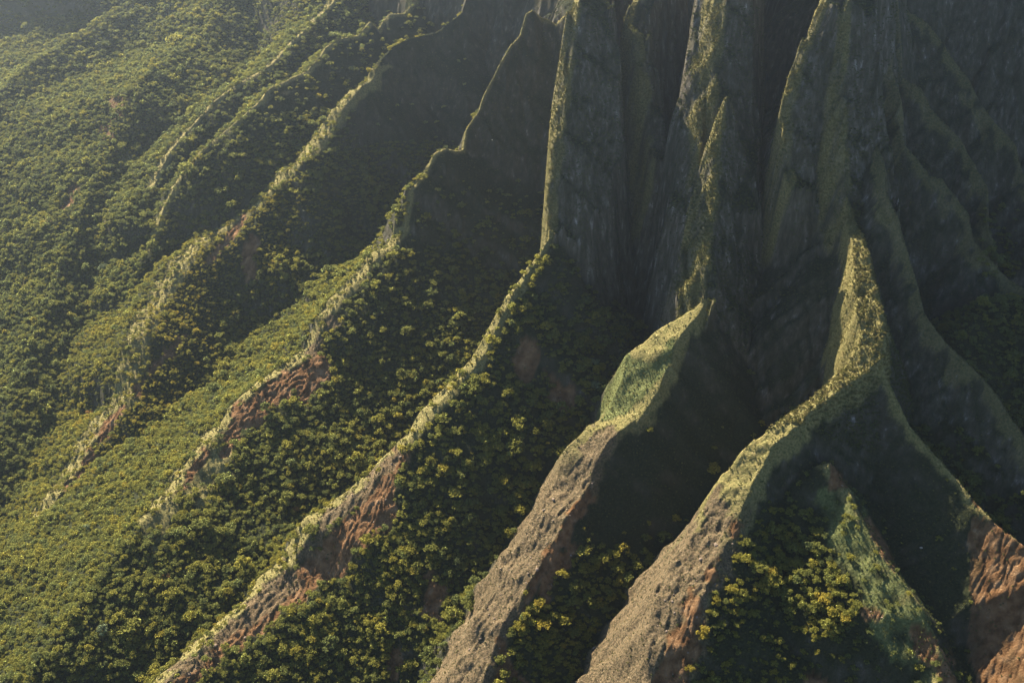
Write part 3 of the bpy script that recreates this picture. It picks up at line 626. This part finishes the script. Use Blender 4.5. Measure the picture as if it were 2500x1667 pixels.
def scatter(name, pts, scl, rot, var, tnt, sources, label, category=None):
    """one object: many small plants, set out by geometry nodes"""
    me = bpy.data.meshes.new(name); me.vertices.add(len(pts)); me.vertices.foreach_set('co', np.asarray(pts, np.float32).ravel())
    for an, ty_, av in (('scl', 'FLOAT_VECTOR', scl), ('rot', 'FLOAT_VECTOR', rot)):
        at = me.attributes.new(an, ty_, 'POINT'); at.data.foreach_set('vector', np.asarray(av, np.float32).ravel())
    at = me.attributes.new('var', 'INT', 'POINT'); at.data.foreach_set('value', np.asarray(var, np.int32))
    at = me.attributes.new('tint', 'FLOAT', 'POINT'); at.data.foreach_set('value', np.asarray(tnt, np.float32))
    o = bpy.data.objects.new(name, me); C.collection.objects.link(o)
    o['kind'] = 'stuff'; o['label'] = label
    ng = bpy.data.node_groups.new(name, 'GeometryNodeTree')
    ng.interface.new_socket('Geometry', in_out='INPUT', socket_type='NodeSocketGeometry'); ng.interface.new_socket('Geometry', in_out='OUTPUT', socket_type='NodeSocketGeometry')
    gi = ng.nodes.new('NodeGroupInput'); go = ng.nodes.new('NodeGroupOutput'); ip = ng.nodes.new('GeometryNodeInstanceOnPoints'); jn = ng.nodes.new('GeometryNodeJoinGeometry')
    for s_ in reversed(sources):
        oi = ng.nodes.new('GeometryNodeObjectInfo'); oi.inputs['Object'].default_value = s_; oi.inputs['As Instance'].default_value = True
        ng.links.new(oi.outputs['Geometry'], jn.inputs[0])
    def na(n, t):
        a = ng.nodes.new('GeometryNodeInputNamedAttribute'); a.data_type = t; a.inputs[0].default_value = n; return a.outputs[0]
    ng.links.new(gi.outputs[0], ip.inputs['Points']); ng.links.new(jn.outputs[0], ip.inputs['Instance'])
    ip.inputs['Pick Instance'].default_value = True
    ng.links.new(na('var', 'INT'), ip.inputs['Instance Index']); ng.links.new(na('scl', 'FLOAT_VECTOR'), ip.inputs['Scale']); ng.links.new(na('rot', 'FLOAT_VECTOR'), ip.inputs['Rotation'])
    ng.links.new(ip.outputs[0], go.inputs[0])
    md = o.modifiers.new('scatter', 'NODES'); md.node_group = ng
    return o
def place(i):
    n = len(i); z0 = np.zeros(n)
    return np.stack([tx[i], ty[i], tz[i] - .15], -1), np.stack([tw[i], tw[i], tw[i] * th[i]], -1), np.stack([rng.normal(0, .1, n), rng.normal(0, .1, n), tr_[i]], -1)
p, s_, r_ = place(rest)
scatter('forest', p, s_, r_, tv[rest], tt_[rest], [SRC[k] for k in range(NV)], 'dense forest of small round trees covering the hillside and lower ridge flanks')

# low bushes on crests, bands, fern slopes and cliffs
BUSH = []
def bush_mesh(seed):
    m = crown_mesh(seed + 50, lobes=5, leaves=46, leaf=.17, flat=.5, spread=.3); m.materials.append(M_BUSH); return m
BM = [bush_mesh(k) for k in range(4)]
bx, by = grid_pts(1.7, -420, 420, 250, 1000)
bz, bi = sample(bx, by)
bd = .42 * grass + .30 * pale + .05 * soil + .85 * fern + .35 * rock + np.where(A(SP) & near & (PV > 1150) & (PU < 1900), .75, 0) * (1 - bare)
bd = np.maximum(bd, np.where(A(HL) | A(ST), 0, .4) * (1 - bare) * (dens < .5)) * np.clip(1.2 + NZ1, 0, 1)
vb, bdep = visible(bx, by, bz + .5, 16)
kb = (np.abs(bx) < np.interp(by, rows, hw)) & in_frame(bx, by, bz, 120, 120) & vb & (rng.random(len(bx)) < bd[bi])
bx, by, bz, bi, bdep = bx[kb], by[kb], bz[kb], bi[kb], bdep[kb]
bt = np.clip(.25 + .38 * grass[bi] + np.where(rng.random(len(bx)) < .5, .5, -.2) * pale[bi] + np.where(A(GR)[bi], .4, .12) * fern[bi] + rng.normal(0, .13, len(bx)), 0, 1)
bs = rng.uniform(.7, 1.5, len(bx)) * (1 + .25 * (bdep > 600)) * np.where(pale[bi] > .5, .75, 1)
bvr = rng.integers(0, 4, len(bx)); brz = rng.uniform(0, 6.28, len(bx))
print('bushes', len(bx), round(time.time() - T0, 1))
# clinging scrub on the spires and the spur's summit block, set closer because the faces are steep
cx, cy = grid_pts(.8, 0, 300, 400, 680); cz, ci = sample(cx, cy)
vc, cdep = visible(cx, cy, cz + .3, 12)
cd = np.where(np.isin(ID[ci], TW), np.clip(.30 + .5 * grass[ci] + .45 * NZ1[ci], 0, 1), 0) + np.where(np.isin(ID[ci], SP) & (cy > 400), .5, 0)
kc = vc & (rng.random(len(cx)) < cd)
cx, cy, cz, ci, cdep = cx[kc], cy[kc], cz[kc], ci[kc], cdep[kc]
bx = np.concatenate([bx, cx]); by = np.concatenate([by, cy]); bz = np.concatenate([bz, cz]); bi = np.concatenate([bi, ci]); bdep = np.concatenate([bdep, cdep])
bt = np.concatenate([bt, np.clip(.22 + .5 * grass[ci] + rng.normal(0, .12, len(cx)), 0, 1)]); bs = np.concatenate([bs, rng.uniform(.9, 2.2, len(cx))])
bvr = rng.integers(0, 4, len(bx)); brz = rng.uniform(0, 6.28, len(bx))
print('scrub', len(cx))
on_pale = np.nonzero((pale[bi] > .4) | (grass[bi] > .5))[0]
bsel = []
for l in (GR, SP, RE):
    c_ = on_pale[np.isin(ID[bi[on_pale]], l) & (pale[bi[on_pale]] > .4)]; bsel.append(c_[np.argsort(-(bs / bdep)[c_])[:45]])
bsel = np.concatenate(bsel)
bsrc = {}
for i in bsel:
    o = bpy.data.objects.new('bush', BM[bvr[i]]); C.collection.objects.link(o)
    o.location = (bx[i], by[i], bz[i] - .1); o.scale = (bs[i] * 1.25,) * 3; o.rotation_euler = (0, 0, brz[i]); o['tint'] = float(bt[i])
    n = NAMES[ID[bi[i]]] if ID[bi[i]] >= 0 else ''
    w = {'grey_ridge': 'the grey-brown gravel ridge top', 'spur_ridge': 'the broad tan ridge top beside the red gully', 'red_ridge': 'the pale sandy crest'}.get(n, 'a bare ridge crest')
    o['label'] = 'low scrubby bush dotted on ' + w; o['category'] = 'bush'; o['group'] = 'bushes on ' + w
    bsrc.setdefault(int(bvr[i]), o)
for k in range(4):
    if k not in bsrc: print('no bush', k)
rb = np.setdiff1d(np.arange(len(bx)), bsel)
scatter('undergrowth', np.stack([bx, by, bz - .12], -1)[rb], np.repeat(bs[rb, None], 3, 1), np.stack([np.zeros(len(rb)), np.zeros(len(rb)), brz[rb]], -1), bvr[rb], bt[rb], [bsrc[k] for k in range(4)], 'low scrub and ferns carpeting the crests, cliffs and open slopes')

# stones lying on the bare crests
def stone_mesh(seed):
    r = np.random.default_rng(seed + 300); v = IV1 * r.uniform(.72, 1.1, (len(IV1), 1)) * [1, r.uniform(.6, .9), r.uniform(.5, .75)]
    m = mesh_from('stone', v * .5, IF1); m.materials.append(M_STONE); return m
SM = [stone_mesh(k) for k in range(5)]
sx, sy = grid_pts(4.0, -180, 200, 260, 520); sz, si = sample(sx, sy); sv, sdep = visible(sx, sy, sz + .3, 3)
okk = np.nonzero(sv & ((pale[si] > .6) | (soil[si] > .6)) & (SLOPE[si] < 1.2))[0]
pick = rng.permutation(okk)[:150]
WHERE = {'grey_ridge': 'the grey-brown gravel ridge top', 'spur_ridge': 'the broad tan ridge top beside the red gully', 'red_ridge': 'the pale sandy crest by the orange scar',
         'thin_ridge': 'the red bare patch of the thin winding ridge', 'right_ridge': 'the red-brown earth at the lower right corner', 'tree_hill': 'a small red scar of the triangular hill'}
for i in pick:
    w = WHERE.get(NAMES[ID[si[i]]] if ID[si[i]] >= 0 else '', 'a bare reddish crest')
    o = bpy.data.objects.new('boulder', SM[int(rng.integers(5))]); C.collection.objects.link(o)
    q_ = float(np.exp(rng.normal(-.05, .4)))
    o.location = (sx[i], sy[i], sz[i] + .05 * q_); o.scale = (q_, q_, q_); o.rotation_euler = (rng.uniform(-.3, .3), rng.uniform(-.3, .3), rng.uniform(0, 6.28))
    o['label'] = 'rough brown boulder lying on ' + w; o['category'] = 'boulder'; o['group'] = 'boulders on ' + w
def ground_at(u, v):
    d = (PU - u) ** 2 + (PV - v) ** 2; k = np.nonzero(d < 64)[0]; j = k[np.argmin(DEP[k])]; return xs[j], ys[j], Z[j]
x_, y_, z_ = ground_at(2108, 1257)
o = bpy.data.objects.new('boulder', SM[0].copy()); C.collection.objects.link(o); o.location = (x_, y_, z_ + .6); o.scale = (1.7, 1.7, 1.9)
M_PALE, nt, b = new_mat('pale_stone'); nt.links.new(ramp(nt, noise(nt, N(nt, 'ShaderNodeTexCoord').outputs['Object'], 4), [(.3, (.16, .15, .13)), (.7, (.30, .28, .25))]), b.inputs['Base Color'])
o.data.materials.clear(); o.data.materials.append(M_PALE)
o['label'] = 'single pale boulder alone on the dark slope right of the triangular hill'; o['category'] = 'boulder'
# two white seabirds crossing the dark cliff faces
def bird(u, v, lift, rz, label):
    x, y, z = ground_at(u, v); d = Vector((x, y, z)) - Vector(CAM); p = Vector(CAM) + d * (1 - lift)
    e = bpy.data.objects.new('bird', None); e.location = p; e.rotation_euler = (0, .25, rz); e['label'] = label; e['category'] = 'bird'; C.collection.objects.link(e)
    t = np.linspace(0, 1, 9); prof = np.sin(np.pi * np.clip(t, .02, .98)) ** .8 * np.where(t < .75, .09, .06); a = np.linspace(0, 2 * np.pi, 8, endpoint=False)
    V = np.array([(np.cos(q) * r_, (t_ - .5) * .62, np.sin(q) * r_) for t_, r_ in zip(t, prof) for q in a])
    F = np.array([(i * 8 + j, i * 8 + (j + 1) % 8, i * 8 + 8 + (j + 1) % 8, i * 8 + 8 + j) for i in range(8) for j in range(8)])
    m = mesh_from('body', V, F); m.materials.append(M_BIRD); o = bpy.data.objects.new('body', m); o.parent = e; C.collection.objects.link(o)
    for s_ in (-1, 1):
        W = np.array([(0.05, .14, .03), (.32, .20, .10), (.62, .02, .06), (.60, -.04, .06), (.32, .06, .10), (.05, -.08, .03)]) * [s_, 1, 1]
        W = np.concatenate([W, W + [0, 0, -.02]])
        F = [(0, 1, 4, 5), (1, 2, 3, 4), (11, 10, 7, 6), (10, 9, 8, 7), (0, 6, 7, 1), (1, 7, 8, 2), (2, 8, 9, 3), (3, 9, 10, 4), (4, 10, 11, 5), (5, 11, 6, 0)]
        m = mesh_from('wing', W, np.array(F)); m.materials.append(M_BIRD); o = bpy.data.objects.new('wing', m); o.parent = e; C.collection.objects.link(o)
    Tl = np.array([(-.03, -.28, .01), (.03, -.28, .01), (.015, -.72, 0), (-.015, -.72, 0), (-.03, -.28, -.01), (.03, -.28, -.01), (.015, -.72, -.012), (-.015, -.72, -.012)])
    m = mesh_from('tail', Tl, np.array([(0, 3, 2, 1), (4, 5, 6, 7), (0, 1, 5, 4), (1, 2, 6, 5), (2, 3, 7, 6), (3, 0, 4, 7)])); m.materials.append(M_BIRD); o = bpy.data.objects.new('tail', m); o.parent = e; C.collection.objects.link(o)
bird(1124, 325, .04, .8, 'small white seabird flying before the dark flank of the thin winding ridge')
bird(690, 480, .04, 2.0, 'small white seabird flying over the dark wooded flank of the shoulder ridge')

# ------------------------------------------------------------------ air: one even box of haze round everything
zlo = float(Z.min()) - 1.0; zhi = max(float(Z.max()), CAM[2]) + 12
hv = np.array([(x, y_, z_) for z_ in (zlo, zhi) for y_ in (-40, 1800) for x in (-1150, 1150)], float)
hq = np.array([(0, 2, 3, 1), (4, 5, 7, 6), (0, 1, 5, 4), (2, 6, 7, 3), (0, 4, 6, 2), (1, 3, 7, 5)])
hm = mesh_from('haze', hv, hq)
M_H = bpy.data.materials.new('haze'); M_H.use_nodes = True; nt = M_H.node_tree
nt.nodes.remove(nt.nodes['Principled BSDF'])
pv = nt.nodes.new('ShaderNodeVolumePrincipled')
pv.inputs['Color'].default_value = (.66, .82, 1.0, 1); pv.inputs['Absorption Color'].default_value = (1, 1, 1, 1); pv.inputs['Density'].default_value = HAZE; pv.inputs['Anisotropy'].default_value = HAZE_G
nt.links.new(pv.outputs[0], nt.nodes['Material Output'].inputs['Volume'])
hm.materials.append(M_H)
ho = bpy.data.objects.new('haze', hm); ho['kind'] = 'stuff'; ho['label'] = 'pale sunlit haze hanging over the valley'
C.collection.objects.link(ho)
print('done', round(time.time() - T0, 1))
